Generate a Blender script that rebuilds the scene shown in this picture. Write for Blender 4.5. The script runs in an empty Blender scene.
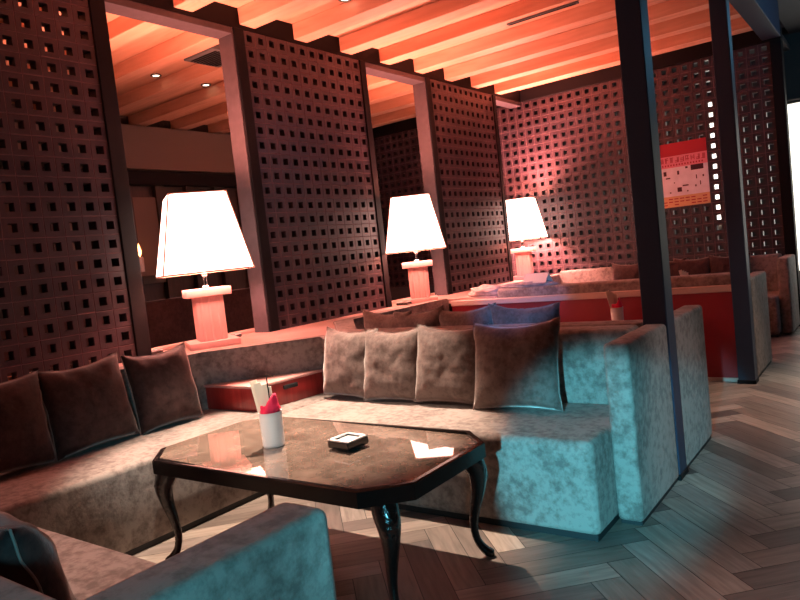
import bpy, bmesh, math, random
from mathutils import Vector, Matrix, noise
random.seed(7)
S = bpy.context.scene
COL = S.collection
PI = math.pi

# ---------------------------------------------------------------- materials
def newmat(name):
    m = bpy.data.materials.new(name); m.use_nodes = True
    nt = m.node_tree
    return m, nt, nt.nodes['Principled BSDF']

def simple(name, col, rough=.5, metal=0., coat=0., spec=.5, bump=0., bscale=60., var=0., vscale=8.):
    m, nt, b = newmat(name)
    b.inputs['Base Color'].default_value = (*col, 1)
    b.inputs['Roughness'].default_value = rough
    b.inputs['Metallic'].default_value = metal
    b.inputs['Coat Weight'].default_value = coat
    b.inputs['Coat Roughness'].default_value = .08
    b.inputs['Specular IOR Level'].default_value = spec
    tc = nt.nodes.new('ShaderNodeTexCoord')
    if var > 0:
        n = nt.nodes.new('ShaderNodeTexNoise'); n.inputs['Scale'].default_value = vscale; n.inputs['Detail'].default_value = 6
        nt.links.new(tc.outputs['Object'], n.inputs['Vector'])
        r = nt.nodes.new('ShaderNodeValToRGB')
        r.color_ramp.elements[0].position = .3; r.color_ramp.elements[1].position = .7
        r.color_ramp.elements[0].color = (*[c*(1-var) for c in col], 1)
        r.color_ramp.elements[1].color = (*[min(1, c*(1+var)) for c in col], 1)
        nt.links.new(n.outputs['Fac'], r.inputs['Fac']); nt.links.new(r.outputs['Color'], b.inputs['Base Color'])
    if bump > 0:
        n = nt.nodes.new('ShaderNodeTexNoise'); n.inputs['Scale'].default_value = bscale; n.inputs['Detail'].default_value = 4
        nt.links.new(tc.outputs['Object'], n.inputs['Vector'])
        bp = nt.nodes.new('ShaderNodeBump'); bp.inputs['Strength'].default_value = bump; bp.inputs['Distance'].default_value = .01
        nt.links.new(n.outputs['Fac'], bp.inputs['Height']); nt.links.new(bp.outputs['Normal'], b.inputs['Normal'])
    return m

def velvet(name, dark, light, scale=9., sheen=.6, tint=(1, .9, .85), speck=34.):
    """crushed velvet: large soft nap patches plus small crushed flecks"""
    m, nt, b = newmat(name)
    tc = nt.nodes.new('ShaderNodeTexCoord')
    n1 = nt.nodes.new('ShaderNodeTexNoise'); n1.inputs['Scale'].default_value = scale; n1.inputs['Detail'].default_value = 3; n1.inputs['Distortion'].default_value = .8
    n2 = nt.nodes.new('ShaderNodeTexNoise'); n2.inputs['Scale'].default_value = speck; n2.inputs['Detail'].default_value = 5; n2.inputs['Roughness'].default_value = .65
    nt.links.new(tc.outputs['Object'], n1.inputs['Vector']); nt.links.new(tc.outputs['Object'], n2.inputs['Vector'])
    mx = nt.nodes.new('ShaderNodeMath'); mx.operation = 'MULTIPLY_ADD'
    mx.inputs[1].default_value = .35
    ml = nt.nodes.new('ShaderNodeMath'); ml.operation = 'MULTIPLY'; ml.inputs[1].default_value = .65
    nt.links.new(n2.outputs['Fac'], ml.inputs[0]); nt.links.new(n1.outputs['Fac'], mx.inputs[0]); nt.links.new(ml.outputs[0], mx.inputs[2])
    r = nt.nodes.new('ShaderNodeValToRGB')
    r.color_ramp.elements[0].position = .40; r.color_ramp.elements[0].color = (*dark, 1)
    r.color_ramp.elements[1].position = .56; r.color_ramp.elements[1].color = (*light, 1)
    nt.links.new(mx.outputs[0], r.inputs['Fac']); nt.links.new(r.outputs['Color'], b.inputs['Base Color'])
    b.inputs['Roughness'].default_value = .75
    b.inputs['Specular IOR Level'].default_value = .2
    b.inputs['Sheen Weight'].default_value = sheen; b.inputs['Sheen Roughness'].default_value = .35
    b.inputs['Sheen Tint'].default_value = (*tint, 1)
    bp = nt.nodes.new('ShaderNodeBump'); bp.inputs['Strength'].default_value = .35; bp.inputs['Distance'].default_value = .006
    nt.links.new(n2.outputs['Fac'], bp.inputs['Height']); nt.links.new(bp.outputs['Normal'], b.inputs['Normal'])
    return m

def wood(name, c1, c2, rough=.5, axis='X', scale=3., coat=0., stretch=14., plank=0.):
    """grain running along an axis of the object"""
    m, nt, b = newmat(name)
    tc = nt.nodes.new('ShaderNodeTexCoord'); mp = nt.nodes.new('ShaderNodeMapping')
    s = {'X': (1, stretch, stretch), 'Y': (stretch, 1, stretch), 'Z': (stretch, stretch, 1)}[axis]
    mp.inputs['Scale'].default_value = s
    nt.links.new(tc.outputs['Object'], mp.inputs['Vector'])
    n = nt.nodes.new('ShaderNodeTexNoise'); n.inputs['Scale'].default_value = scale; n.inputs['Detail'].default_value = 7; n.inputs['Distortion'].default_value = .4
    nt.links.new(mp.outputs['Vector'], n.inputs['Vector'])
    r = nt.nodes.new('ShaderNodeValToRGB')
    r.color_ramp.elements[0].position = .3; r.color_ramp.elements[0].color = (*c1, 1)
    r.color_ramp.elements[1].position = .72; r.color_ramp.elements[1].color = (*c2, 1)
    nt.links.new(n.outputs['Fac'], r.inputs['Fac'])
    out = r.outputs['Color']
    at = nt.nodes.new('ShaderNodeAttribute'); at.attribute_name = 'tone'
    if plank:
        mul = nt.nodes.new('ShaderNodeMix'); mul.data_type = 'RGBA'; mul.blend_type = 'MULTIPLY'; mul.inputs['Factor'].default_value = 1
        nt.links.new(out, mul.inputs['A']); nt.links.new(at.outputs['Color'], mul.inputs['B']); out = mul.outputs['Result']
    nt.links.new(out, b.inputs['Base Color'])
    b.inputs['Roughness'].default_value = rough; b.inputs['Coat Weight'].default_value = coat
    bp = nt.nodes.new('ShaderNodeBump'); bp.inputs['Strength'].default_value = .12; bp.inputs['Distance'].default_value = .004
    nt.links.new(n.outputs['Fac'], bp.inputs['Height']); nt.links.new(bp.outputs['Normal'], b.inputs['Normal'])
    return m

def emit(name, col, strength, base=None):
    m, nt, b = newmat(name)
    b.inputs['Base Color'].default_value = (*(base or col), 1)
    b.inputs['Emission Color'].default_value = (*col, 1)
    b.inputs['Emission Strength'].default_value = strength
    b.inputs['Roughness'].default_value = .8
    return m

def block_mat():
    """glazed brown-red ventilation blocks with pale joints on a 118 mm grid (panel-local u = X or Y, v = Z)"""
    m, nt, b = newmat('glazed_block')
    tc = nt.nodes.new('ShaderNodeTexCoord')
    n = nt.nodes.new('ShaderNodeTexNoise'); n.inputs['Scale'].default_value = 5; n.inputs['Detail'].default_value = 4
    nt.links.new(tc.outputs['Object'], n.inputs['Vector'])
    r = nt.nodes.new('ShaderNodeValToRGB')
    r.color_ramp.elements[0].position = .3; r.color_ramp.elements[0].color = (.029, .016, .022, 1)
    r.color_ramp.elements[1].position = .75; r.color_ramp.elements[1].color = (.047, .027, .035, 1)
    nt.links.new(n.outputs['Fac'], r.inputs['Fac']); nt.links.new(r.outputs['Color'], b.inputs['Base Color'])
    b.inputs['Roughness'].default_value = .42
    return m

M = {}
M['sofa'] = velvet('taupe_velvet', (.15, .12, .108), (.29, .245, .22), 5., .12, speck=26.)
M['sofa_side'] = M['sofa']
M['cushion'] = velvet('cushion_velvet', (.092, .062, .055), (.155, .112, .10), 3.5, .6, speck=30.)
M['cushion_dark'] = velvet('dark_cushion_velvet', (.030, .014, .014), (.055, .027, .025), 6., .4, speck=26.)
M['seam'] = simple('cushion_seam', (.24, .19, .17), .7)
M['plinth'] = simple('black_plinth', (.012, .012, .014), .6)
M['black'] = simple('black_frame', (.006, .0055, .0065), .6, spec=.12)
M['column'] = simple('blue_black_steel', (.022, .036, .068), .5, spec=.3, bump=.05)
M['block'] = block_mat()
M['joint'] = simple('block_joint', (.13, .078, .088), .8)
M['jamb'] = simple('grey_jamb_timber', (.055, .045, .052), .55, var=.15, vscale=20)
M['ledge'] = simple('pale_ledge_stone', (.52, .34, .30), .35, var=.12, vscale=6)
M['ceil'] = wood('cedar_ceiling_boards', (.60, .31, .19), (.78, .44, .29), .55, 'X', 1.6, stretch=7)
M['beam'] = wood('cedar_beam', (.60, .30, .19), (.78, .43, .29), .5, 'X', 1.6, stretch=9)
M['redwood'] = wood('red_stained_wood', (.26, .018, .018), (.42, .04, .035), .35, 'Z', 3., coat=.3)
M['redwood_lit_top'] = wood('red_box_lit_top', (.62, .30, .27), (.74, .40, .36), .3, 'X', 3., coat=.3)  # paler than the body: lamp light on the lid put into its colour
M['redpanel'] = simple('red_lacquer_panel', (.30, .012, .02), .4, var=.12, vscale=5)
M['trim'] = simple('pale_trim_board', (.58, .42, .36), .5)
M['tframe'] = simple('dark_lacquered_table_wood', (.006, .004, .004), .22, coat=.15, spec=.3)
M['tleg'] = simple('carved_dark_table_wood', (.015, .008, .007), .15, coat=.7, bump=.5, bscale=55)
M['white'] = simple('white_ceramic', (.78, .74, .72), .35)
M['napkin'] = simple('crimson_napkin', (.72, .012, .07), .7)
M['paper'] = simple('cream_paper', (.78, .66, .52), .8)
M['lampbase'] = simple('coral_lamp_plaster', (.85, .47, .45), .5)
M['chrome'] = simple('polished_chrome', (.8, .8, .8), .12, metal=1)
M['silver'] = simple('brushed_silver', (.85, .84, .84), .42, metal=.7)
M['blackglass'] = simple('black_glass', (.008, .008, .009), .08, coat=.5)
M['cloth'] = simple('folded_grey_cloth', (.42, .32, .29), .85, var=.3, vscale=14)
M['grille'] = simple('grey_grille', (.10, .10, .10), .6)
M['darkwall'] = wood('dark_wood_panelling', (.018, .010, .008), (.045, .024, .018), .5, 'Z', 3.)
M['soffit'] = simple('brown_plaster', (.16, .12, .10), .8)
M['plain'] = simple('dark_plaster', (.06, .055, .06), .8)
M['backwall'] = simple('grey_plaster', (.05, .048, .045), .8)
M['fixture'] = simple('dark_bronze', (.03, .025, .02), .4)

# glass table top: brown stone under clear glass
def table_top_mat():
    m, nt, b = newmat('brown_stone_under_glass')
    tc = nt.nodes.new('ShaderNodeTexCoord')
    n = nt.nodes.new('ShaderNodeTexNoise'); n.inputs['Scale'].default_value = 9; n.inputs['Detail'].default_value = 9; n.inputs['Roughness'].default_value = .7
    nt.links.new(tc.outputs['Object'], n.inputs['Vector'])
    r = nt.nodes.new('ShaderNodeValToRGB')
    r.color_ramp.elements[0].position = .35; r.color_ramp.elements[0].color = (.13, .092, .072, 1)
    r.color_ramp.elements[1].position = .68; r.color_ramp.elements[1].color = (.27, .195, .155, 1)
    nt.links.new(n.outputs['Fac'], r.inputs['Fac']); nt.links.new(r.outputs['Color'], b.inputs['Base Color'])
    b.inputs['Roughness'].default_value = .02
    b.inputs['IOR'].default_value = 2.5
    return m
M['ttop'] = table_top_mat()

def floor_mat():
    m, nt, b = newmat('herringbone_oak')
    at = nt.nodes.new('ShaderNodeAttribute'); at.attribute_name = 'tone'
    uv = nt.nodes.new('ShaderNodeUVMap'); uv.uv_map = 'UVMap'
    mp = nt.nodes.new('ShaderNodeMapping'); mp.inputs['Scale'].default_value = (3, 28, 1)
    nt.links.new(uv.outputs['UV'], mp.inputs['Vector'])
    n = nt.nodes.new('ShaderNodeTexNoise'); n.inputs['Scale'].default_value = 1.6; n.inputs['Detail'].default_value = 8; n.inputs['Distortion'].default_value = .6
    nt.links.new(mp.outputs['Vector'], n.inputs['Vector'])
    r = nt.nodes.new('ShaderNodeValToRGB')
    r.color_ramp.elements[0].position = .25; r.color_ramp.elements[0].color = (.55, .52, .50, 1)
    r.color_ramp.elements[1].position = .75; r.color_ramp.elements[1].color = (1.15, 1.12, 1.1, 1)
    nt.links.new(n.outputs['Fac'], r.inputs['Fac'])
    mul = nt.nodes.new('ShaderNodeMix'); mul.data_type = 'RGBA'; mul.blend_type = 'MULTIPLY'; mul.inputs['Factor'].default_value = 1
    nt.links.new(at.outputs['Color'], mul.inputs['A']); nt.links.new(r.outputs['Color'], mul.inputs['B'])
    nt.links.new(mul.outputs['Result'], b.inputs['Base Color'])
    b.inputs['Roughness'].default_value = .42
    return m
M['floor'] = floor_mat()

# ---------------------------------------------------------------- mesh helpers
def link(name, bm, mat, parent=None, smooth=True, loc=(0, 0, 0), rot=(0, 0, 0), angle=40):
    me = bpy.data.meshes.new(name); 
    bmesh.ops.recalc_face_normals(bm, faces=bm.faces)
    bm.to_mesh(me); bm.free()
    if smooth and len(me.polygons):
        me.shade_smooth(); me.set_sharp_from_angle(angle=math.radians(angle))
    for mm in (mat if isinstance(mat, (list, tuple)) else [mat]): me.materials.append(mm)
    o = bpy.data.objects.new(name, me); COL.objects.link(o)
    o.location = loc; o.rotation_euler = rot
    if parent is not None: o.parent = parent
    return o

def tag(o, label, cat, group=None, kind=None):
    if label: o['label'] = label
    if cat: o['category'] = cat
    if group: o['group'] = group
    if kind: o['kind'] = kind
    return o

def thing(name, label, cat, loc=(0, 0, 0), rz=0, group=None):
    o = bpy.data.objects.new(name, None); COL.objects.link(o)
    o.empty_display_size = .1
    o.location = loc; o.rotation_euler = (0, 0, rz)
    return tag(o, label, cat, group)

def struct(name, bm, mat, parent=None, smooth=False):
    o = link(name, bm, mat, parent, smooth)
    if parent is None: o['kind'] = 'structure'
    return o

def box(bm, lo, hi, r=0., seg=3, mat=0):
    lo = Vector(lo); hi = Vector(hi)
    res = bmesh.ops.create_cube(bm, size=1)
    vs = res['verts']; c = (lo+hi)/2; d = hi-lo
    for v in vs: v.co = Vector((v.co.x*d.x, v.co.y*d.y, v.co.z*d.z))+c
    fs = {f for v in vs for f in v.link_faces}
    for f in fs: f.material_index = mat
    if r > 0:
        es = list({e for v in vs for e in v.link_edges})
        bmesh.ops.bevel(bm, geom=es, offset=min(r, .49*min(d)), segments=seg, profile=.5, affect='EDGES')
    return bm

def bx(lo, hi, r=0., seg=3):
    return box(bmesh.new(), lo, hi, r, seg)

def prism(bm, poly, z0, z1, r=0., seg=3):
    b0 = [bm.verts.new((x, y, z0)) for x, y in poly]; b1 = [bm.verts.new((x, y, z1)) for x, y in poly]
    n = len(poly); fs = [bm.faces.new(b1), bm.faces.new(list(reversed(b0)))]
    for i in range(n): fs.append(bm.faces.new((b0[i], b0[(i+1) % n], b1[(i+1) % n], b1[i])))
    if r > 0:
        es = list({e for f in fs for e in f.edges})
        bmesh.ops.bevel(bm, geom=es, offset=r, segments=seg, profile=.5, affect='EDGES')
    return bm

def tube(bm, pts, radii, n=14, cap=True, squash=None):
    rings = []
    P = [Vector(p) for p in pts]
    ref = Vector((1, 0, 0))
    for i, p in enumerate(P):
        t = (P[min(i+1, len(P)-1)]-P[max(i-1, 0)]).normalized()
        a = ref-t*ref.dot(t)
        if a.length < .05: a = Vector((0, 1, 0))-t*t.y
        a.normalize(); b = t.cross(a)
        ring = []
        for k in range(n):
            th = 2*PI*k/n
            ring.append(bm.verts.new(p+(a*math.cos(th)+b*math.sin(th))*radii[i]))
        rings.append(ring)
    for i in range(len(rings)-1):
        for k in range(n):
            bm.faces.new((rings[i][k], rings[i][(k+1) % n], rings[i+1][(k+1) % n], rings[i+1][k]))
    if cap:
        bm.faces.new(list(reversed(rings[0]))); bm.faces.new(rings[-1])
    return bm

def lathe(bm, prof, n=28, c=(0, 0, 0)):
    rings = []
    for r, z in prof:
        rings.append([bm.verts.new((c[0]+max(r, 1e-4)*math.cos(2*PI*k/n), c[1]+max(r, 1e-4)*math.sin(2*PI*k/n), c[2]+z)) for k in range(n)])
    for i in range(len(rings)-1):
        for k in range(n):
            bm.faces.new((rings[i][k], rings[i][(k+1) % n], rings[i+1][(k+1) % n], rings[i+1][k]))
    bm.faces.new(list(reversed(rings[0]))); bm.faces.new(rings[-1])
    return bm

def smoothpath(ctrl, n):
    """Catmull-Rom through (x, y, z, r)"""
    C = [Vector(c) for c in ctrl]; out = []
    for i in range(len(C)-1):
        p0 = C[max(i-1, 0)]; p1 = C[i]; p2 = C[i+1]; p3 = C[min(i+2, len(C)-1)]
        for k in range(n):
            t = k/n
            out.append(.5*((2*p1)+(p2-p0)*t+(2*p0-5*p1+4*p2-p3)*t*t+(3*p1-p0-3*p2+p3)*t**3))
    out.append(C[-1])
    return out

# ---------------------------------------------------------------- camera (calibrated from the room's edges)
EYE = Vector((0, 0, 1.25))
yaw, pit, rol = -6.38333103e-01, -6.40588445e-02, -1.10184220e-01
fw = Vector((math.sin(yaw)*math.cos(pit), math.cos(yaw)*math.cos(pit), math.sin(pit)))
rt = Vector((math.cos(yaw), -math.sin(yaw), 0)); up = rt.cross(fw)
r2 = math.cos(rol)*rt+math.sin(rol)*up; u2 = -math.sin(rol)*rt+math.cos(rol)*up
cd = bpy.data.cameras.new('camera'); cam = bpy.data.objects.new('camera', cd); COL.objects.link(cam)
cd.sensor_width = 36; cd.lens = 680.27*36/800; cd.clip_start = .05; cd.clip_end = 100
mw = Matrix((r2, u2, -fw)).transposed().to_4x4(); mw.translation = EYE
cam.matrix_world = mw
S.camera = cam

# ---------------------------------------------------------------- setting
WX = -4.0          # face of the screen wall
YB = 8.6           # face of the back screen
ZT = 3.12          # top of the screens
ZC = 3.28          # ceiling boards
CX0, CX1 = -7.4, -1.0

# herringbone floor
def herringbone():
    L, W = .60, .12
    verts, faces, uvs, tones = [], [], [], []
    tonesrc = [(.19, .155, .135), (.27, .225, .195), (.13, .105, .095), (.33, .28, .24), (.085, .07, .066), (.23, .195, .175), (.16, .13, .112)]
    g = .0015
    c45 = math.sqrt(.5)
    n = int(L/W)
    def add(x0, y0, x1, y1, horiz):
        cs = [(x0+g, y0+g), (x1-g, y0+g), (x1-g, y1-g), (x0+g, y1-g)]
        out = [((x-y)*c45-3.0, (x+y)*c45+4.3) for x, y in cs]
        cx = sum(p[0] for p in out)/4; cy = sum(p[1] for p in out)/4
        if not (-7.6 < cx < 2.4 and -1.7 < cy < 10.2): return
        i = len(verts); verts.extend([(a, b, 0) for a, b in out]); faces.append((i, i+1, i+2, i+3))
        off = random.random()*40
        l, w = (x1-x0, y1-y0)
        if horiz: uvs.extend([(off, off), (off+l, off), (off+l, off+w), (off, off+w)])
        else: uvs.extend([(off, off), (off, off+w), (off+w*5, off+w), (off+w*5, off)]) if False else uvs.extend([(off, off), (off, off+l), (off+w, off+l), (off+w, off)])
        t = random.choice(tonesrc); k = random.uniform(.85, 1.15); tones.append((t[0]*k, t[1]*k, t[2]*k, 1))
    R = 140
    for j in range(-R, R):
        for i in range(-16, 17):
            x = j*W + i*2*L; y = j*W
            if abs(x) > 11 or abs(y) > 11: continue
            add(x, y, x+L, y+W, True)
            add(x+L, y-L+W, x+L+W, y+W, False) 
    me = bpy.data.meshes.new('floor'); me.from_pydata(verts, [], faces)
    ul = me.uv_layers.new(name='UVMap')
    for i, u in enumerate(uvs): ul.data[i].uv = u
    ca = me.color_attributes.new('tone', 'FLOAT_COLOR', 'CORNER')
    for p in range(len(faces)):
        for k in range(4): ca.data[p*4+k].color = tones[p]
    me.materials.append(M['floor'])
    return me
fo = bpy.data.objects.new('floor', herringbone()); COL.objects.link(fo); fo['kind'] = 'structure'
link('sub_floor', bx((-7.6, -1.7, -.06), (2.4, 10.2, -.004)), M['plinth'], fo, False)

# ceiling boards and beams
bm = bmesh.new(); box(bm, (CX0, -1.6, ZC), (CX1, YB+.15, ZC+.05))
ceil = struct('ceiling', bm, M['ceil'])
BW, BP = .16, .592
Y0 = 3.72          # near face of the beam that meets the wall just past the first opening
for k in range(-8, 9):
    y = Y0+k*BP
    if y < -1.5 or y+BW > YB: continue
    b = bx((CX0, 0, 0), (CX1+.0, BW, .125), .004, 1)
    link('beam', b, M['beam'], ceil, False, (0, y, ZC-.127))
link('side_ceiling', bx((CX1, -1.6, 3.50), (2.4, 10.2, 3.56)), M['plain'], ceil, False)
link('far_side_ceiling', bx((CX0, YB+.16, 3.30), (CX1, 10.2, 3.36)), M['plain'], ceil, False)

# outer walls
struct('wall_far', bx((-7.6, -1.7, 0), (-7.4, 10.2, 3.5)), M['darkwall'])
wf = bpy.data.objects['wall_far']
bm = bmesh.new()
box(bm, (-7.4, -1.6, 2.62), (-7.2, YB, 3.13))
link('soffit', bm, M['soffit'], wf, False)
bm = bmesh.new(); box(bm, (-7.4, -1.6, 2.44), (-7.25, YB, 2.60)); link('crossbeam', bm, M['black'], wf, False)
bm = bmesh.new()
for k in range(22): box(bm, (-7.40, -1.2+k*.45, 0), (-7.32, -1.08+k*.45, 2.44))
link('wall_batten', bm, M['darkwall'], wf, False)
bm = bmesh.new()
for k in (4, 5, 7): box(bm, (-7.397, -1.0+k*1.15, 1.25), (-7.35, -.55+k*1.15, 2.3))
link('wall_panel', bm, M['soffit'], wf, False)
struct('wall_back', bx((-7.6, 10.2, 0), (2.4, 10.35, 3.6)), M['backwall'])
struct('wall_right', bx((2.4, -1.7, 0), (2.55, 10.35, 3.6)), M['plain'])
struct('wall_front', bx((-7.6, -1.85, 0), (2.4, -1.7, 3.6)), M['plain'])

# back wall windows with sheers, seen through the block holes and past the last post
def window(name, x0, x1, z0, z1, y, strength, col):
    f = struct(name, bx((x0-.06, y-.05, z0-.06), (x1+.06, y-.004, z1+.06)), M['soffit'])
    bm = bmesh.new(); nfold = max(6, int((x1-x0)/.02)); 
    a = []
    for i in range(nfold+1):
        x = x0+(x1-x0)*i/nfold; yy = y-.085+.014*math.sin(i*1.9)
        a.append((bm.verts.new((x, yy, z0)), bm.verts.new((x, yy, z1))))
    for i in range(nfold): bm.faces.new((a[i][0], a[i+1][0], a[i+1][1], a[i][1]))
    link('sheer_curtain', bm, emit('lit_sheer_'+name, col, strength, (.8, .78, .74)), f)
    link('curtain_rail', tube(bmesh.new(), [(x0-.08, y-.085, z1+.02), (x1+.08, y-.085, z1+.02)], [.015, .015], 10), M['fixture'], f)
    return f
window('window_1', -1.09, .5, .5, 2.62, 10.2, 1.5, (1, .95, .84))
window('window_2', -2.02, -1.86, 1.2, 2.85, 10.2, 3.0, (1, .92, .8))

# perforated block screens -------------------------------------------------
PITCH, HOLE = .118, .052
def block_grid(n_u, n_v, depth=.07, axis='Y', bevel=.004):
    """a wall of square-holed blocks: u along X or Y, v along Z, front at 0; every hole goes right through"""
    bm = bmesh.new(); cache = {}
    def V(u, v, d):
        key = (round(u, 4), round(v, 4), round(d, 4))
        if key not in cache:
            cache[key] = bm.verts.new((-d, u, v) if axis == 'Y' else (u, d, v))
        return cache[key]
    h = HOLE/2; p = PITCH; g = .0035
    for i in range(n_u):
        for j in range(n_v):
            u0, v0 = i*p, j*p; cu, cv = u0+p/2, v0+p/2
            O = [(u0, v0), (u0+p, v0), (u0+p, v0+p), (u0, v0+p)]
            G = [(u0+g, v0+g), (u0+p-g, v0+g), (u0+p-g, v0+p-g), (u0+g, v0+p-g)]
            H = [(cu-h, cv-h), (cu+h, cv-h), (cu+h, cv+h), (cu-h, cv+h)]
            for k in range(4):
                a, b = k, (k+1) % 4
                f = bm.faces.new((V(*O[a], .004), V(*O[b], .004), V(*G[b], 0), V(*G[a], 0))); f.material_index = 1
                bm.faces.new((V(*G[a], 0), V(*G[b], 0), V(*H[b], 0), V(*H[a], 0)))
                bm.faces.new((V(*H[a], 0), V(*H[b], 0), V(*H[b], depth), V(*H[a], depth)))
                bm.faces.new((V(*H[a], depth), V(*H[b], depth), V(*O[b], depth), V(*O[a], depth)))
    return bm

def screen(label, y0, n, posts, group='block screens along the lamp wall'):
    t = thing('block_screen', label, 'screen', (WX, y0, .76), 0, group)
    link('blockwork', block_grid(n, 20), [M['block'], M['joint']], t, False)
    for ya, yb in posts:
        link('post', bx((-.16, ya-y0, -.0), (.012, yb-y0, ZT-.76), .003, 1), M['black'], t, False)
    return t
s1 = screen('dark square-holed block screen at the left edge above the dark cushions', 2.485-33*PITCH, 33, [(2.485, 2.59)])
s2 = screen('dark red block screen between the nearest lamp and the middle lamp', 3.745, 12, [(3.645, 3.745), (3.745+12*PITCH, 3.745+12*PITCH+.08)])
s3 = screen('dark red block screen between the middle lamp and the farthest lamp', 6.36, 12, [(6.275, 6.36), (6.36+12*PITCH, 6.36+12*PITCH+.07)])
# pale reveal boards of the openings, each on the post it lines
for t, y, yl in ((s2, 3.645, 3.745), (s3, 6.275, 6.36)):
    link('reveal_board', bx((-.16, y-yl-.012, 0), (.0, y-yl-.0005, ZT-.76), .002, 1), M['jamb'], t, False)['label'] = 'pale grey reveal board'
ops = [(2.59, 3.645), (3.745+12*PITCH+.08, 6.275), (6.36+12*PITCH+.07, YB)]
for i, (a, b) in enumerate(ops):
    struct('trim_%d' % (i+1), bx((WX-.16, a+.001, ZT-.05), (WX-.002, b-.013, ZT-.0005), .002, 1), M['jamb'])
# header above the screens
struct('trim_5', bx((WX-.17, -1.6, ZT+.0005), (WX+.0, YB-.03, ZC-.001)), M['black'])
struct('wall_left', bx((WX-.27, -1.6, 0), (-3.752, YB-.2, .7265)), M['plain'])

# back screen
t = thing('block_screen', 'pinkish square-holed block screen across the back of the room, poster hanging on it', 'screen', (-1.03-50*PITCH, YB, .76))
link('blockwork', block_grid(50, 20, axis='X'), [M['block'], M['joint']], t, False)
w = 50*PITCH
link('post', bx((w, -.03, -.76), (w+.11, .12, ZT-.76), .004, 1), M['black'], t, False)
link('header', bx((0, -.02, ZT-.76), (w+.11, .12, ZC-.762), .003, 1), M['black'], t, False)
link('base_wall', bx((0, -.0, -.76), (w, .10, 0)), M['plain'], t, False)

# aisle header beam over the columns
struct('trim_4', bx((-1.10, -1.6, ZT+.02), (-.92, YB-.03, 3.50), .004, 1), M['column'])

# columns
def column(label, y, d=.13):
    t = thing('steel_column', label, 'column', (-.99, y, 0), 0, 'columns along the aisle')
    link('shaft', bx((-.055, 0, .0), (.062, d, ZT+.019), .004, 1), M['column'], t, False)
    link('base_plate', bx((-.062, -.006, 0), (.068, d+.006, .03), .003, 1), M['black'], t, False)
    return t
column('blue-black square column rising between the two grey sofa ends nearest the camera', 3.395)
column('dark blue-black square column standing at the end of the red partition', 5.60, .12)

# ledge behind the sofas ---------------------------------------------------
LZ = .772
poly = [(-4.27, -1.5), (-3.747, -1.5), (-3.747, 2.70), (-3.12, 3.345), (-3.12, 3.455), (-3.747, 4.10), (-3.747, 5.70), (-3.12, 5.74), (-3.12, 5.98), (-3.747, 6.60), (-3.747, YB-.19), (-4.27, YB-.19)]
t = thing('lamp_ledge', 'long pale ledge behind the sofas carrying the lit table lamps', 'ledge')
link('shelf_top', prism(bmesh.new(), poly, .727, LZ, .006, 2), M['ledge'], t)
link('back_kerb', bx((-4.27, -1.5, LZ), (-4.215, YB-.19, LZ+.028), .006, 2), M['ledge'], t)

# ---------------------------------------------------------------- sofas
SZ, BZ = .42, .785
def seat_bm(lo, hi):
    bm = bmesh.new(); box(bm, (lo[0], lo[1], .022), (hi[0], hi[1], SZ), .03, 4); return bm
def plinth_bm(lo, hi): return bx((lo[0]+.012, lo[1]+.012, 0), (hi[0]-.012, hi[1]-.012, .03))
def sofa(label, group=None): return thing('banquette_sofa', label, 'sofa', (0, 0, 0), 0, group or 'built-in velvet sofas')

# first booth -----------
a = sofa('taupe velvet left sofa run under the first block screen holding the dark cushions')
link('seat', seat_bm((-3.60, .49, 0), (-2.94, 3.21, 0)), M['sofa'], a)
link('plinth', plinth_bm((-3.60, .49), (-2.94, 3.21)), M['plinth'], a, False)
link('backrest', prism(bmesh.new(), [(-3.745, -.2), (-3.60, -.2), (-3.60, 2.66), (-3.05, 3.22), (-3.12, 3.34), (-3.745, 2.70)], .30, BZ, .018, 3), M['sofa'], a)

b = sofa('taupe velvet back sofa run of the near booth with four cushions in a row')
link('seat', seat_bm((-2.938, 2.58, 0), (-1.04, 3.22, 0)), M['sofa'], b)
link('plinth', plinth_bm((-2.938, 2.58), (-1.04, 3.22)), M['plinth'], b, False)
link('backrest', bx((-3.11, 3.22, .30), (-1.06, 3.392, BZ), .022, 4), M['sofa'], b)
link('armrest', bx((-1.04, 2.795, .016), (-.93, 3.392, BZ), .02, 4), M['sofa'], b)
link('arm_plinth', bx((-1.03, 2.81, 0), (-.94, 3.385, .022)), M['plinth'], b, False)

c = sofa('taupe velvet sofa run at the bottom left corner, its armrest lit cyan')
link('seat', seat_bm((-2.938, .49, 0), (-1.04, 1.13, 0)), M['sofa'], c)
link('plinth', plinth_bm((-2.938, .49), (-1.04, 1.13)), M['plinth'], c, False)
link('backrest', bx((-3.59, .31, .045), (-1.06, .487, BZ), .022, 4), M['sofa'], c)
link('armrest', bx((-1.04, .30, .016), (-.912, .93, BZ), .022, 4), M['sofa'], c)
link('arm_plinth', bx((-1.03, .31, 0), (-.935, .90, .022)), M['plinth'], c, False)

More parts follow.
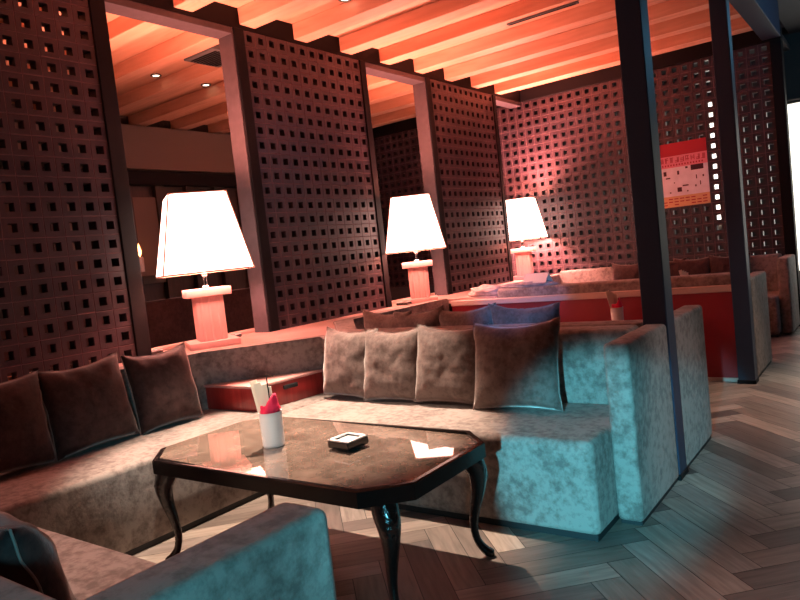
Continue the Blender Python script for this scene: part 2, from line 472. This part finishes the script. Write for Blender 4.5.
# second booth -----------
d = sofa('grey velvet sofa backing onto the near booth, only its end and cushion tops showing')
link('seat', seat_bm((-3.0, 3.58, 0), (-1.04, 4.22, 0)), M['sofa'], d)
link('plinth', plinth_bm((-3.0, 3.58), (-1.04, 4.22)), M['plinth'], d, False)
link('backrest', bx((-3.11, 3.408, .30), (-1.06, 3.578, BZ), .022, 4), M['sofa'], d)
link('armrest', bx((-1.04, 3.53, .016), (-.93, 4.15, BZ), .02, 4), M['sofa'], d)
link('arm_plinth', bx((-1.03, 3.54, 0), (-.94, 4.14, .022)), M['plinth'], d, False)
e = sofa('velvet sofa run along the wall of the middle booth below the middle lamp')
link('seat', seat_bm((-3.60, 4.22, 0), (-2.94, 5.66, 0)), M['sofa'], e)
link('plinth', plinth_bm((-3.60, 4.22), (-2.94, 5.66)), M['plinth'], e, False)
link('backrest', prism(bmesh.new(), [(-3.04, 3.58), (-3.60, 4.16), (-3.60, 5.66), (-3.745, 5.66), (-3.745, 4.10), (-3.12, 3.455)], .30, BZ, .018, 3), M['sofa'], e)

# red partition and third booth -----------
p = thing('red_partition', 'dark red lacquered partition with a pale top trim behind the columns', 'partition')
link('panel', bx((-3.59, 5.68, .03), (-1.05, 5.72, .702), .003, 1), M['redpanel'], p, False)
link('top_trim', bx((-3.59, 5.665, .702), (-1.05, 5.735, .752), .004, 1), M['trim'], p, False)
link('base_trim', bx((-3.59, 5.668, 0), (-1.05, 5.73, .03), .002, 1), M['trim'], p, False)
f = sofa('velvet sofa behind the red partition with a grey end beside the second column')
link('seat', seat_bm((-3.0, 5.93, 0), (-1.04, 6.55, 0)), M['sofa'], f)
link('plinth', plinth_bm((-3.0, 5.93), (-1.04, 6.55)), M['plinth'], f, False)
link('backrest', bx((-3.11, 5.745, .30), (-1.06, 5.925, .835), .022, 4), M['sofa'], f)
link('armrest', bx((-1.04, 5.75, .016), (-.93, 6.50, BZ), .02, 4), M['sofa'], f)
link('arm_plinth', bx((-1.03, 5.76, 0), (-.94, 6.49, .022)), M['plinth'], f, False)
g = sofa('velvet sofa below the back block screen holding the farthest dark cushions')
link('seat', seat_bm((-3.60, 7.80, 0), (-1.04, 8.40, 0)), M['sofa'], g)
link('plinth', plinth_bm((-3.60, 7.80), (-1.04, 8.40)), M['plinth'], g, False)
link('backrest', bx((-3.61, 8.41, .045), (-1.06, 8.59, .82), .022, 4), M['sofa'], g)
link('corner_bolster', bx((-3.745, 7.80, .30), (-3.612, 8.59, BZ), .018, 3), M['sofa'], g)
link('armrest', bx((-1.04, 7.95, .016), (-.93, 8.56, .80), .02, 4), M['sofa'], g)
h = sofa('velvet sofa run along the wall of the far booth beside the farthest lamp')
link('seat', seat_bm((-3.60, 6.56, 0), (-2.94, 7.79, 0)), M['sofa'], h)
link('plinth', plinth_bm((-3.60, 6.56), (-2.94, 7.79)), M['plinth'], h, False)
link('backrest', prism(bmesh.new(), [(-3.02, 5.93), (-3.60, 6.55), (-3.60, 7.79), (-3.745, 7.79), (-3.745, 6.60), (-3.12, 5.985)], .30, BZ, .018, 3), M['sofa'], h)

# banquette in the room beyond the openings
k = sofa('dark red-brown sofa back in the room beyond the first opening')
link('seat', bx((-6.9, 2.6, .03), (-6.3, 6.4, .44), .02, 3), M['cushion_dark'], k)
link('backrest', bx((-7.15, 2.6, .03), (-6.9, 6.4, 1.05), .03, 3), M['cushion_dark'], k)

# ---------------------------------------------------------------- cushions
def cushion_mesh(w, h, t, seed, plump=1.):
    bm = bmesh.new(); N = 22
    rnd = random.Random(seed); off = Vector((rnd.uniform(0, 50), rnd.uniform(0, 50), 0))
    rows = {}
    for side in (1, -1):
        for i in range(N+1):
            for j in range(N+1):
                u = -1+2*i/N; v = -1+2*j/N
                edge = (i in (0, N) or j in (0, N))
                if side == -1 and edge: rows[(side, i, j)] = rows[(1, i, j)]; continue
                # pinched sides: the outline bows in between the pointed corners
                bow = .075
                x = u*(1-bow*(1-v*v)*abs(u)**2)*w/2
                z = v*(1-bow*(1-u*u)*abs(v)**2)*h/2
                prof = ((1-u**4)*(1-v**4))**.55*(1-.18*(u*u+v*v)/2)
                wr = noise.noise(Vector((u*2.4, v*2.4, side*3))+off)*.011*prof + noise.noise(Vector((u*6, v*5, side*7))+off)*.007*prof
                # radial puckers at the corners
                rr = max(abs(u), abs(v)); wr += .006*math.sin(9*math.atan2(v, u)+seed)*rr**3*(1 if not edge else 0)*prof**.5
                y = -side*(prof*t/2+wr)
                if edge: y = noise.noise(Vector((u*3, v*3, 1))+off)*.012
                z2 = z - (.02*(1-u*u) if v > 0 else 0)*v
                rows[(side, i, j)] = bm.verts.new((x, y, z2))
    for side in (1, -1):
        for i in range(N):
            for j in range(N):
                q = [rows[(side, i, j)], rows[(side, i+1, j)], rows[(side, i+1, j+1)], rows[(side, i, j+1)]]
                if side == -1: q.reverse()
                bm.faces.new(q)
    loop = [rows[(1, i, 0)].co.copy() for i in range(N)]+[rows[(1, N, j)].co.copy() for j in range(N)]+[rows[(1, i, N)].co.copy() for i in range(N, 0, -1)]+[rows[(1, 0, j)].co.copy() for j in range(N, 0, -1)]
    sb = bmesh.new(); loop.append(loop[0]); tube(sb, loop, [.003]*len(loop), 6)
    return bm, sb

def cushion(label, x, y, w, h, tilt, rz=0, roll=0, t=.16, mat='cushion', seed=0, z0=SZ, group=None):
    cb, sb = cushion_mesh(w, h, t, seed)
    o = link('cushion', cb, M[mat], None, True, angle=80)
    # stand it on its lower edge, leaning back by tilt
    R = Matrix.Rotation(rz, 4, 'Z') @ Matrix.Rotation(-tilt, 4, 'X') @ Matrix.Rotation(roll, 4, 'Y')
    low = min((R @ v.co).z for v in o.data.vertices)
    o.matrix_world = Matrix.Translation((x, y, z0-low+.001)) @ R
    tag(o, label, 'cushion', group or ('cushions on the left sofa' if x < -3.2 else 'cushions on the far sofa' if y > 7 else 'cushions behind the sofa back' if y > 3.4 else 'cushions in the near booth row'))
    s = link('edge_seam', sb, M['seam'] if mat == 'cushion' else M['seam'], o, True)
    s['label'] = 'paler seam round the edge'
    return o
T = math.radians
cushion('taupe velvet cushion beside the red wooden box, leftmost of the four in the row', -2.735, 3.105, .44, .43, T(11), T(-4), T(2), seed=3)
cushion('taupe velvet cushion standing second in the row of four on the back sofa', -2.385, 3.085, .44, .43, T(12), T(0), T(-1), seed=5)
cushion('taupe velvet cushion standing third in the row of four on the back sofa', -1.99, 3.075, .45, .435, T(12), T(2), T(2), seed=11)
cushion('largest taupe velvet cushion at the right end of the row of four', -1.585, 3.045, .48, .455, T(14), T(3), T(-1), seed=17)
cushion('dark velvet cushion cut off by the left edge of the photo', -3.47, 1.40, .46, .47, T(12), T(90), T(2), mat='cushion_dark', seed=21)
cushion('dark brown velvet cushion in the middle of the three on the left sofa run', -3.475, 1.845, .47, .47, T(12), T(90), T(-2), mat='cushion_dark', seed=25)
cushion('dark brown velvet cushion rightmost of three on the left sofa run', -3.475, 2.30, .42, .46, T(12), T(88), T(-1), mat='cushion_dark', seed=29)
cushion('dark red rounded cushion at the bottom left corner on the front sofa run', -1.64, .60, .50, .41, T(-14), T(0), T(3), t=.2, mat='cushion_dark', seed=33)
# second booth, backs showing above the partition
cushion('reddish cushion top peeping over the sofa back, leftmost of the four behind', -2.86, 3.70, .42, .47, T(-10), 0, T(4), seed=41)
cushion('reddish cushion top peeping over the sofa back, second from left of the four behind', -2.57, 3.70, .42, .475, T(-10), 0, T(-3), seed=43)
cushion('grey-blue lit cushion top peeping over the sofa back behind the third cushion', -2.20, 3.69, .44, .47, T(-9), 0, T(-3), seed=47)
cushion('bright blue lit cushion top peeping over the sofa back, rightmost of the four behind', -1.82, 3.685, .46, .475, T(-9), 0, T(2), seed=53)
# third booth
for x, lab in ((-2.66, 'dark cushion on the far sofa just left of the near column'),
               (-2.22, 'dark cushion on the far sofa hidden mostly behind the near column'),
               (-1.93, 'dark cushion on the far sofa right of the near column, behind the third cup'),
               (-1.55, 'dark cushion on the far sofa next to the second column')):
    cushion(lab, x, 8.27, .44, .46, T(12), 0, T(1), mat='cushion_dark', seed=int(-x*100), z0=SZ)

# ---------------------------------------------------------------- red corner box on the seat
t = thing('corner_box', 'red wooden box set into the sofa corner below the nearest lamp', 'box')
pb = [(-3.585, 2.668), (-3.12, 2.675), (-3.062, 3.198)]
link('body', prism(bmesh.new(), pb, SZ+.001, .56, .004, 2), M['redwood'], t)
link('lid', prism(bmesh.new(), [(-3.592, 2.662), (-3.112, 2.667), (-3.054, 3.205)], .56, .577, .003, 2), M['redwood_lit_top'], t)
link('finger_slot', bx((-.006, -.055, .512), (.012, .055, .538), .004, 2), M['plinth'], t, loc=(-3.094, 2.93, 0), rot=(0, 0, -.111))

# ---------------------------------------------------------------- cocktail tables
def octagon(hx, hy, cx, cy): return [(-hx+cx, -hy), (hx-cx, -hy), (hx, -hy+cy), (hx, hy-cy), (hx-cx, hy), (-hx+cx, hy), (-hx, hy-cy), (-hx, -hy+cy)]
def cocktail_table(label, loc, rz=0):
    t = thing('cocktail_table', label, 'table', loc, rz, 'low tables in the booths')
    hx, hy, cx, cy = .712, .374, .14, .135
    out = octagon(hx, hy, cx, cy); inn = octagon(hx-.022, hy-.022, cx-.009, cy-.009); und = octagon(hx-.03, hy-.03, cx-.01, cy-.01)
    T = math.radians; bm = bmesh.new()
    def ring(pl, z): return [bm.verts.new((x, y, z)) for x, y in pl]
    rs = [ring(und, .432), ring(out, .440), ring(out, .495), ring(octagon(hx-.006, hy-.006, cx-.002, cy-.002), .499), ring(inn, .499), ring(inn, .478), ring(octagon(hx-.06, hy-.06, cx-.02, cy-.02), .432)]
    for i in range(len(rs)):
        A, B = rs[i], rs[(i+1) % len(rs)]
        for q in range(8): bm.faces.new((A[q], A[(q+1) % 8], B[(q+1) % 8], B[q]))
    link('frame', bm, M['tframe'], t, True, angle=25)
    link('glass_top', prism(bmesh.new(), octagon(hx-.025, hy-.023, cx-.0095, cy-.0095), .480, .4955), M['ttop'], t, False, rot=(0, T(1.0), 0))['label'] = 'glossy brown glass top'
    for sx in (-1, 1):
        for sy in (-1, 1):
            d = Vector((sx*.85, sy*.55, 0)).normalized()
            b = Vector((sx*(hx-.115), sy*(hy-.10), 0))
            prof = [(.0, .445, .046), (.022, .40, .047), (.040, .35, .040), (.034, .28, .029), (.014, .20, .021), (.004, .13, .0165), (.014, .07, .0155), (.042, .028, .019), (.062, .016, .0185), (.074, .014, .013)]
            ctrl = [(b.x+d.x*o, b.y+d.y*o, z, r) for o, z, r in prof]
            pts = smoothpath([Vector(q) for q in ctrl], 5)
            bm = bmesh.new(); tube(bm, [(q[0], q[1], q[2]) for q in pts], [q[3] for q in pts], 16)
            leg = link('leg', bm, M['tleg'], t)
            # carved acanthus lobes on the knee
            cb = bmesh.new()
            side = Vector((-d.y, d.x, 0))
            for (o, z, s, r) in ((.062, .385, 0, .012), (.068, .36, .014, .010), (.068, .36, -.014, .010), (.070, .335, 0, .011), (.062, .31, .009, .008), (.062, .31, -.009, .008), (.055, .405, .018, .010), (.055, .405, -.018, .010), (.056, .285, 0, .008)):
                p0 = b+d*o+side*s
                bmesh.ops.create_uvsphere(cb, u_segments=10, v_segments=7, radius=r, matrix=Matrix.Translation((p0.x, p0.y, z)) @ Matrix.Diagonal((1, 1, 1.6, 1)))
            link('knee_carving', cb, M['tleg'], leg)
    return t
cocktail_table('dark low table with carved curved legs and glossy brown top in the near booth', (-2.046, 2.004, 0))
cocktail_table('dark low table in the middle booth, hidden behind cushions under its white cup', (-2.12, 5.18, 0))
cocktail_table('dark low table in the far booth, hidden behind the red partition', (-2.15, 7.33, 0))

# cups with napkins and folded papers
def cup_set(loc, where, seed, grp):
    rnd = random.Random(seed)
    x, y, z = loc
    bm = bmesh.new()
    prof = [(.044, 0), (.046, .004)]
    for q in range(9): zz = .012+q*.0148; prof += [(.0475+.0003*q, zz), (.0466+.0003*q, zz+.003)]
    prof += [(.051, .150), (.0475, .150), (.044, .012)]
    o = link('cup', lathe(bm, prof, 32), M['white'], None, True, (x, y, z+.0005))
    tag(o, 'white ribbed cup '+where, 'cup', 'white cups on the low tables')
    # napkin : wrapped, crumpled cone rising out of the cup
    bm = bmesh.new(); N = 26; K = 12; rings = []
    for k in range(K+1):
        s = k/K; ring = []
        for q in range(N):
            th = 2*PI*q/N
            rad = (.038+.016*math.sin(min(1, s*1.6)*PI*.75))*(1-.35*max(0, s-.55)/.45)
            top = .105+.05*max(0, math.cos(th-.3))
            zz = .075+s*(top)
            nn = noise.noise(Vector((math.cos(th)*2.2, math.sin(th)*2.2, s*3+seed)))*.012*(.2+s)
            rad2 = min(rad+nn, .042) if zz < .158 else rad+nn
            ring.append(bm.verts.new((rad2*math.cos(th), rad2*math.sin(th), zz)))
        rings.append(ring)
    for k in range(K):
        for q in range(N): bm.faces.new((rings[k][q], rings[k][(q+1) % N], rings[k+1][(q+1) % N], rings[k+1][q]))
    bm.faces.new(list(reversed(rings[0])))
    o = link('napkin', bm, M['napkin'], None, True, (x, y, z), angle=70)
    sm = o.modifiers.new('thickness', 'SOLIDIFY'); sm.thickness = .0015; sm.offset = -1
    tag(o, 'crumpled crimson napkin in the cup '+where, 'napkin', 'crimson napkins in the cups')
    for q in range(4):
        bm = bmesh.new(); wq = .034; hq = .208-.012*q
        box(bm, (-wq/2, -.0022, 0), (wq/2, .0022, hq), .0012, 1)
        for v in bm.verts: v.co.y += .006*math.sin(v.co.z/hq*2.4)
        o = link('paper_packet', bm, M['paper'], None, True, (x-.016+.004*q, y-.020+.012*q, z+.085), (T(-3+2*q), T(-11+3*q), T(35+rnd.uniform(-15, 15))))
        tag(o, ['left outermost', 'left middle', 'right middle', 'right outermost'][q]+' cream paper packet in the cup '+where, 'paper', grp)
cup_set((-2.212, 1.960, .4985), 'on the near glossy table', 1, 'paper packets in the near cup')
cup_set((-1.865, 5.42, .4985), 'in front of the red partition', 2, 'paper packets in the middle cup')
cup_set((-1.79, 7.42, .4985), 'seen above the red partition', 3, 'paper packets in the far cup')
# thin black stirrer poking out of the near cup
bm = bmesh.new(); tube(bm, [(0, 0, 0), (-.012, .006, .115), (-.018, .010, .135), (.018, .018, .128)], [.0028]*4, 8)
tag(link('stirrer', bm, M['blackglass'], None, True, (-2.205, 1.962, .672)), 'thin dark bent stirrer sticking out of the near cup', 'stirrer')

# ashtrays
def ashtray(label, loc, rz, s=.060, hh=.034):
    t = thing('ashtray', label, 'ashtray', loc, rz, 'ashtrays on table and ledge')
    bm = bmesh.new()
    def sq(a, z): return [bm.verts.new((x*a, y*a, z)) for x, y in ((-1, -1), (1, -1), (1, 1), (-1, 1))]
    rs = [sq(s*.92, 0), sq(s, .006), sq(s, hh), sq(s*.78, hh), sq(s*.70, .012)]
    for i in range(4):
        for q in range(4): bm.faces.new((rs[i][q], rs[i][(q+1) % 4], rs[i+1][(q+1) % 4], rs[i+1][q]))
    bm.faces.new(rs[-1]); bm.faces.new(list(reversed(rs[0])))
    es = [e for e in bm.edges]
    bmesh.ops.bevel(bm, geom=es, offset=.003, segments=2, affect='EDGES')
    link('bowl', bm, M['blackglass'], t)
    link('dish', bx((-s*.68, -s*.68, hh-.012), (s*.70, s*.70, hh-.003), .003, 2), M['silver'], t)['label'] = 'silver inner dish'
    bm = bmesh.new()
    for q in range(4):
        a = q*PI/2; c, sn = math.cos(a), math.sin(a)
        v0 = len(bm.verts)
        b2 = bmesh.new(); box(b2, (-s*.97, s*.76, hh-.001), (s*.97, s*.97, hh+.006), .002, 2)
        b2.transform(Matrix.Rotation(a, 4, 'Z')); me = bpy.data.meshes.new('tmp'); b2.to_mesh(me); b2.free(); bm.from_mesh(me); bpy.data.meshes.remove(me)
    link('rim', bm, M['silver'], t)['label'] = 'bright silver rim'
    return t
ashtray('square black glass ashtray with a bright silver rim on the near table', (-1.86, 2.045, .4985), T(-5))
ashtray('small black ashtray on the ledge right of the nearest lamp', (-4.10, 3.36, LZ), T(20), .05, .024)
ashtray('small dark ashtray on the ledge left of the nearest lamp', (-4.10, 2.68, LZ), T(-10), .045, .022)
ashtray('small black ashtray on the ledge left of the middle lamp', (-3.93, 5.36, LZ), T(10), .06, .026)
# crumpled white paper beside the middle lamp
def crumple(name, label, cat, loc, sx, sy, sz, mat, seed, rz=0):
    bm = bmesh.new(); bmesh.ops.create_icosphere(bm, subdivisions=4, radius=1)
    for v in bm.verts:
        d = v.co.normalized(); q = 1+.35*noise.noise(d*2.1+Vector((seed, 0, 0)))+.2*abs(noise.noise(d*5+Vector((0, seed, 0))))
        v.co = Vector((d.x*q*sx, d.y*q*sy, max(-.55, d.z*q)*sz))
    lo = min(v.co.z for v in bm.verts)
    o = link(name, bm, mat, None, True, (loc[0], loc[1], loc[2]-lo+.0005), (0, 0, rz), angle=60)
    return tag(o, label, cat)
crumple('crumpled_napkin', 'crumpled pale napkin on the ledge right of the middle lamp', 'napkin', (-4.13, 5.98, LZ), .06, .09, .075, M['cloth'], 4)
crumple('folded_cloth', 'rumpled pale pink cloth heaped on the ledge at the left end of the red partition', 'cloth', (-3.25, 5.84, .772), .20, .07, .065, M['cloth'], 9)
crumple('folded_cloth', 'rumpled grey cloth lying along the top of the red partition sofa', 'cloth', (-2.82, 5.83, .836), .26, .065, .03, M['cloth'], 14)
# tent menu
bm = bmesh.new()
for sgn in (-1, 1):
    q = [bm.verts.new((-.13, sgn*.055, 0)), bm.verts.new((.13, sgn*.055, 0)), bm.verts.new((.13, 0, .085)), bm.verts.new((-.13, 0, .085))]; bm.faces.new(q)
o = link('tent_card', bm, M['paper'], None, False, (-2.72, 5.83, .868), (0, 0, T(-12)))
sm = o.modifiers.new('thickness', 'SOLIDIFY'); sm.thickness = .003
tag(o, 'folded pale card standing tent-like on the grey cloth below the farthest lamp', 'card')
crumple('table_edge_glint', 'flat white stand-in for a glint on the middle booth table left of its cup', 'napkin', (-2.12, 5.44, .502), .07, .04, .02, M['white'], 3)  # white piece put where the table edge glints

# ---------------------------------------------------------------- table lamps
def shade_mat():
    m, nt, b = newmat('lamp_shade_cloth')
    b.inputs['Base Color'].default_value = (.85, .72, .62, 1)
    b.inputs['Roughness'].default_value = .9
    b.inputs['Emission Color'].default_value = (1., .56, .46, 1)
    b.inputs['Emission Strength'].default_value = 6
    return m
M['shade'] = shade_mat()
M['bulb'] = emit('lit_bulb', (1, .55, .35), 10)
M['band'] = simple('shade_edge_band', (.75, .45, .36), .8)
def table_lamp(label, loc, rz):
    t = thing('table_lamp', label, 'lamp', loc, rz, 'table lamps on the ledge')
    link('base', bx((-.17, -.14, 0), (.17, .14, .045), .006, 2), M['lampbase'], t)
    # fluted square pillar
    bm = bmesh.new(); box(bm, (-.092, -.092, .045), (.092, .092, .350), .004, 2)
    for q in range(3):
        xx = -.058+.058*q
        tube(bm, [(xx, -.086, .05), (xx, -.086, .345)], [.013, .013], 10); tube(bm, [(xx, .086, .05), (xx, .086, .345)], [.013, .013], 10)
        tube(bm, [(-.086, xx, .05), (-.086, xx, .345)], [.013, .013], 10); tube(bm, [(.086, xx, .05), (.086, xx, .345)], [.013, .013], 10)
    link('pillar', bm, M['lampbase'], t)
    link('cap', bx((-.15, -.13, .350), (.15, .13, .405), .006, 2), M['lampbase'], t)
    link('neck', lathe(bmesh.new(), [(.024, .405), (.024, .415), (.015, .425), (.015, .49), (.022, .495), (.022, .51), (.012, .515), (.012, .62)], 18), M['chrome'], t)
    b0, b1, z0, z1 = .295, .19, .515, 1.045
    bm = bmesh.new()
    def lip(a, z): return [bm.verts.new((x*a, y*a, z)) for x, y in ((-1, -1), (1, -1), (1, 1), (-1, 1))]
    A, B, C2, D = lip(b0, z0), lip(b1, z1), lip(b1-.004, z1), lip(b0-.004, z0)
    rs = [A, B, C2, D]
    for i in range(4):
        for q in range(4): bm.faces.new((rs[i][q], rs[i][(q+1) % 4], rs[(i+1) % 4][(q+1) % 4], rs[(i+1) % 4][q]))
    es = [e for e in bm.edges if abs(e.verts[0].co.z-e.verts[1].co.z) > .3]
    bmesh.ops.bevel(bm, geom=es, offset=.02, segments=3, affect='EDGES')
    sh = link('lamp_shade', bm, M['shade'], t)
    bm = bmesh.new()
    for sx, sy in ((-1, -1), (1, -1), (1, 1), (-1, 1)):
        tube(bm, [(sx*(b0-.004), sy*(b0-.004), z0), (sx*(b1-.004), sy*(b1-.004), z1)], [.005, .005], 6)
    for a, z in ((b0, z0), (b1, z1)):
        cs = [(-a+.004, -a+.004, z), (a-.004, -a+.004, z), (a-.004, a-.004, z), (-a+.004, a-.004, z)]
        for q in range(4): tube(bm, [cs[q], cs[(q+1) % 4]], [.006, .006], 6)
    link('edge_binding', bm, M['band'], sh)
    bm = bmesh.new(); bmesh.ops.create_uvsphere(bm, u_segments=16, v_segments=10, radius=.045, matrix=Matrix.Translation((0, 0, .64)))
    link('bulb', bm, M['bulb'], t)
    return t
lamps = [('white-shaded lamp on coral pillar base nearest the camera, above the red box', (-3.88, 3.0, LZ), T(-60+30)),
         ('white-shaded lamp on coral pillar base in the second opening, behind the cushions', (-3.88, 5.58, LZ), T(-55)),
         ('smallest white-shaded lamp, farthest away in front of the back screen', (-4.0, 8.223, LZ), T(-75))]
for lab, loc, rz in lamps: table_lamp(lab, loc, rz + PI/2)

# ---------------------------------------------------------------- poster on the back screen
px0, px1, pz0, pz1 = -2.30, -1.745, 1.47, 2.225
t = thing('poster', 'pink and white printed poster with a red top hanging on the back block screen', 'poster', (px0, YB-.006, pz0))
W, H = px1-px0, pz1-pz0
def pbox(name, x0, z0, x1, z1, m, dep, parent):
    return link(name, bx((x0, -dep, z0), (x1, .0, z1)), m, parent, False)
ink = simple('poster_ink', (.06, .008, .02), .7)
redink = simple('poster_red', (.42, .01, .03), .6)
pbox('banner', 0, H*.80, W, H, redink, .004, t)
hd = pbox('heading_band', 0, H*.62, W, H*.80, simple('poster_pink', (.80, .28, .36), .6), .0045, t)
white_m = simple('poster_white', (.85, .82, .9), .6, var=.1, vscale=9)
ft = pbox('footer_band', 0, 0, W, H*.17, simple('poster_orange', (.75, .48, .25), .6), .0045, t)
rnd = random.Random(5)
bm = bmesh.new()
for q in range(9):
    cx = W*(.08+.84*q/8); cz = H*.735
    for s in range(4):
        if rnd.random() < .5: box(bm, (cx-.02, -.006, cz-.03+s*.018), (cx+.02, -.0045, cz-.023+s*.018))
        else: box(bm, (cx-.018+s*.011, -.006, cz-.028), (cx-.011+s*.011, -.0045, cz+.03))
for q in range(15):
    cx = W*(.10+.8*q/14); box(bm, (cx-.009, -.006, H*.645), (cx+.006, -.0045, H*.67))
link('heading_glyphs', bm, redink, hd, False)
bm = bmesh.new(); box(bm, (0, -.004, H*.17), (W, 0, H*.62))
for (u, v, a, b2) in ((.10, .50, .06, .07), (.38, .50, .04, .06), (.55, .58, .05, .03), (.66, .54, .25, .08), (.36, .23, .09, .07), (.47, .31, .12, .02), (.14, .45, .09, .02), (.75, .40, .02, .06), (.82, .30, .02, .06), (.88, .42, .03, .03), (.72, .28, .03, .03), (.55, .22, .03, .02), (.2, .22, .03, .02), (.3, .37, .02, .02)):
    box(bm, (u*W, -.0055, v*H), (u*W+a*W, -.0035, v*H+b2*H), mat=1)
link('picture_sheet', bm, [white_m, ink], t, False)
bm = bmesh.new()
for q in range(3):
    for r_ in range(8):
        if rnd.random() < .75: box(bm, (W*(.05+.115*r_), -.006, H*(.03+.045*q)), (W*(.05+.115*r_+.085), -.0045, H*(.045+.045*q)))
link('footer_lines', bm, redink, ft, False)

# ---------------------------------------------------------------- ceiling fittings
t = thing('air_vent', 'grey square ceiling grille seen through the first opening', 'vent', (-4.75, 4.092, ZC-.118))
link('frame', bx((-.20, -.19, -.012), (.20, .19, .1175), .004, 1), M['grille'], t, False)
bm = bmesh.new()
for q in range(9): box(bm, (-.17, -.14+q*.033, -.018), (.17, -.125+q*.033, -.012))
link('slat', bm, M['black'], t, False)
t = thing('ceiling_slot', 'thin dark slot diffuser on a ceiling beam left of the columns', 'vent', (-2.33, 5.58, ZC-.1355))
link('frame', bx((-.32, -.022, -.006), (.32, .022, .0075), .002, 1), M['grille'], t, False)
link('slot', bx((-.30, -.010, -.009), (.30, .010, -.006)), M['black'], t, False)
def downlight(label, x, y, z=ZC, lit=False):
    t = thing('ceiling_downlight', label, 'light', (x, y, z-.012), 0, 'recessed ceiling spotlights')
    link('ring', lathe(bmesh.new(), [(.05, .0115), (.055, .004), (.05, 0), (.036, 0), (.034, .0115)], 24), M['grille'], t)
    link('lens', lathe(bmesh.new(), [(.034, .010), (.034, .006)], 20), M['lens_lit'], t)
M['lens_lit'] = emit('downlight_lens', (1, .8, .6), 4)
downlight('small round ceiling spotlight seen through the first opening, left one', -5.79, 4.21)
downlight('small round ceiling spotlight seen through the first opening, right one', -5.82, 4.835)
downlight('round recessed ceiling spotlight at the top edge of the photo above the middle screen', -3.36, 4.25)

# candle on the far wall
t = thing('wall_candle', 'tiny glowing orange candle beyond the first opening, left of the nearest lamp', 'light', (-7.25, 4.72, 1.50))
link('shelf', bx((-.06, -.15, -.16), (.06, .30, -.10), .004, 1), M['soffit'], t)
link('candle', lathe(bmesh.new(), [(.035, -.10), (.04, .06), (.03, .08)], 16), M['white'], t)
link('flame', lathe(bmesh.new(), [(.004, .08), (.022, .12), (.024, .15), (.012, .2), (.002, .24)], 14), emit('candle_flame', (1, .3, .1), 8), t)

# ---------------------------------------------------------------- lights
def light(kind, name, loc, energy, col, size=.1, target=None, angle=60, blend=.5, size_y=None):
    l = bpy.data.lights.new(name, kind); l.energy = energy; l.color = col
    if kind == 'AREA':
        l.size = size
        if size_y: l.shape = 'RECTANGLE'; l.size_y = size_y
    else: l.shadow_soft_size = size
    if kind == 'SPOT': l.spot_size = math.radians(angle); l.spot_blend = blend
    o = bpy.data.objects.new(name, l); COL.objects.link(o); o.location = loc
    if target is not None: o.rotation_euler = (Vector(target)-Vector(loc)).to_track_quat('-Z', 'Y').to_euler()
    return o
LAMP = (1, .37, .32)
for i, (lab, loc, rz) in enumerate(lamps):
    x, y, z = loc
    light('POINT', 'lamp_glow', (x, y, z+.74), (60, 65, 260)[i], LAMP, .05)
    light('SPOT', 'lamp_uplight', (x+.02, y-.02, z+.90), (110, 330, 620)[i], (1, .30, .23), .08, (x+1.3, y-.3, 3.28), 150, 1)
    if i < 2: light('SPOT', 'lamp_uplight', (x-.02, y+.02, z+.90), 360, (1, .30, .20), .08, (x-1.5, y+.9, 3.28), 130, 1)
# added warm glow outside the view, no lamp built there
light('POINT', 'lamp_glow', (-3.6, .35, 1.5), 22, (1, .42, .36), .12)
# recessed spots over the near booth, then two added fills
light('SPOT', 'booth_spot', (-2.85, 3.0, 3.1), 900, (1, .77, .60), .03, (-2.45, 2.32, .3), 43, .4)
light('SPOT', 'booth_spot', (-2.3, .95, 3.1), 210, (1, .68, .56), .05, (-2.1, .9, .4), 34, .7)
light('SPOT', 'booth_spot', (-2.6, .5, 3.1), 250, (1, .78, .62), .05, (-2.25, 2.58, .15), 25, .8)  # added front fill for the back sofa's seat front
light('SPOT', 'booth_spot', (-1.3, 1.3, 3.1), 190, (1, .78, .60), .05, (-2.94, 2.1, .05), 20, .9)  # added fill brightening the left seat front
# unseen cool spots added for the cyan light from behind the camera
CY = (.15, .72, .92)
light('SPOT', 'cool_unseen_spot', (-.12, -1.25, 1.25), 1150, CY, .05, (-1.07, 2.75, .27), 14.8, .5)
light('SPOT', 'cool_unseen_spot', (.45, -.5, 1.2), 95, CY, .12, (-.95, .66, .60), 34, .6)
light('SPOT', 'cool_unseen_spot', (.1, -.6, 1.6), 850, (.05, .40, 1), .05, (-1.9, 3.69, .985), 8, .7)
# aisle
light('SPOT', 'aisle_spot', (-.1, 5.3, 3.4), 260, (1, .80, .64), .05, (-.3, 5.2, 0), 46, .8)
light('SPOT', 'aisle_spot', (.7, 1.7, 3.4), 260, (1, .82, .78), .1, (.45, 1.7, 0), 54, .8)
light('SPOT', 'aisle_spot', (.7, 3.9, 3.4), 170, (1, .74, .62), .1, (.6, 3.8, 0), 40, .9)
light('POINT', 'side_room_blue', (.3, 7.7, 3.15), 20, (.2, .62, 1), .2)
light('SPOT', 'aisle_spot', (1.9, 3.3, 2.8), 120, (1, .93, .93), .1, (-.90, 3.5, .25), 23, .8)  # added white fill, offsets the cyan on the sofa ends
light('AREA', 'back_room', (-3.5, 9.4, 3.0), 3, (.9, .8, .75), 2, (-3.5, 9.9, 1))

w = bpy.data.worlds.new('world'); S.world = w; w.use_nodes = True
w.node_tree.nodes['Background'].inputs['Color'].default_value = (.25, .2, .25, 1)
w.node_tree.nodes['Background'].inputs['Strength'].default_value = .02
S.view_settings.view_transform = 'Standard'; S.view_settings.look = 'None'
S.view_settings.gamma = 1; S.view_settings.exposure = .35; S.view_settings.use_curve_mapping = False
bpy.context.view_layer.update()
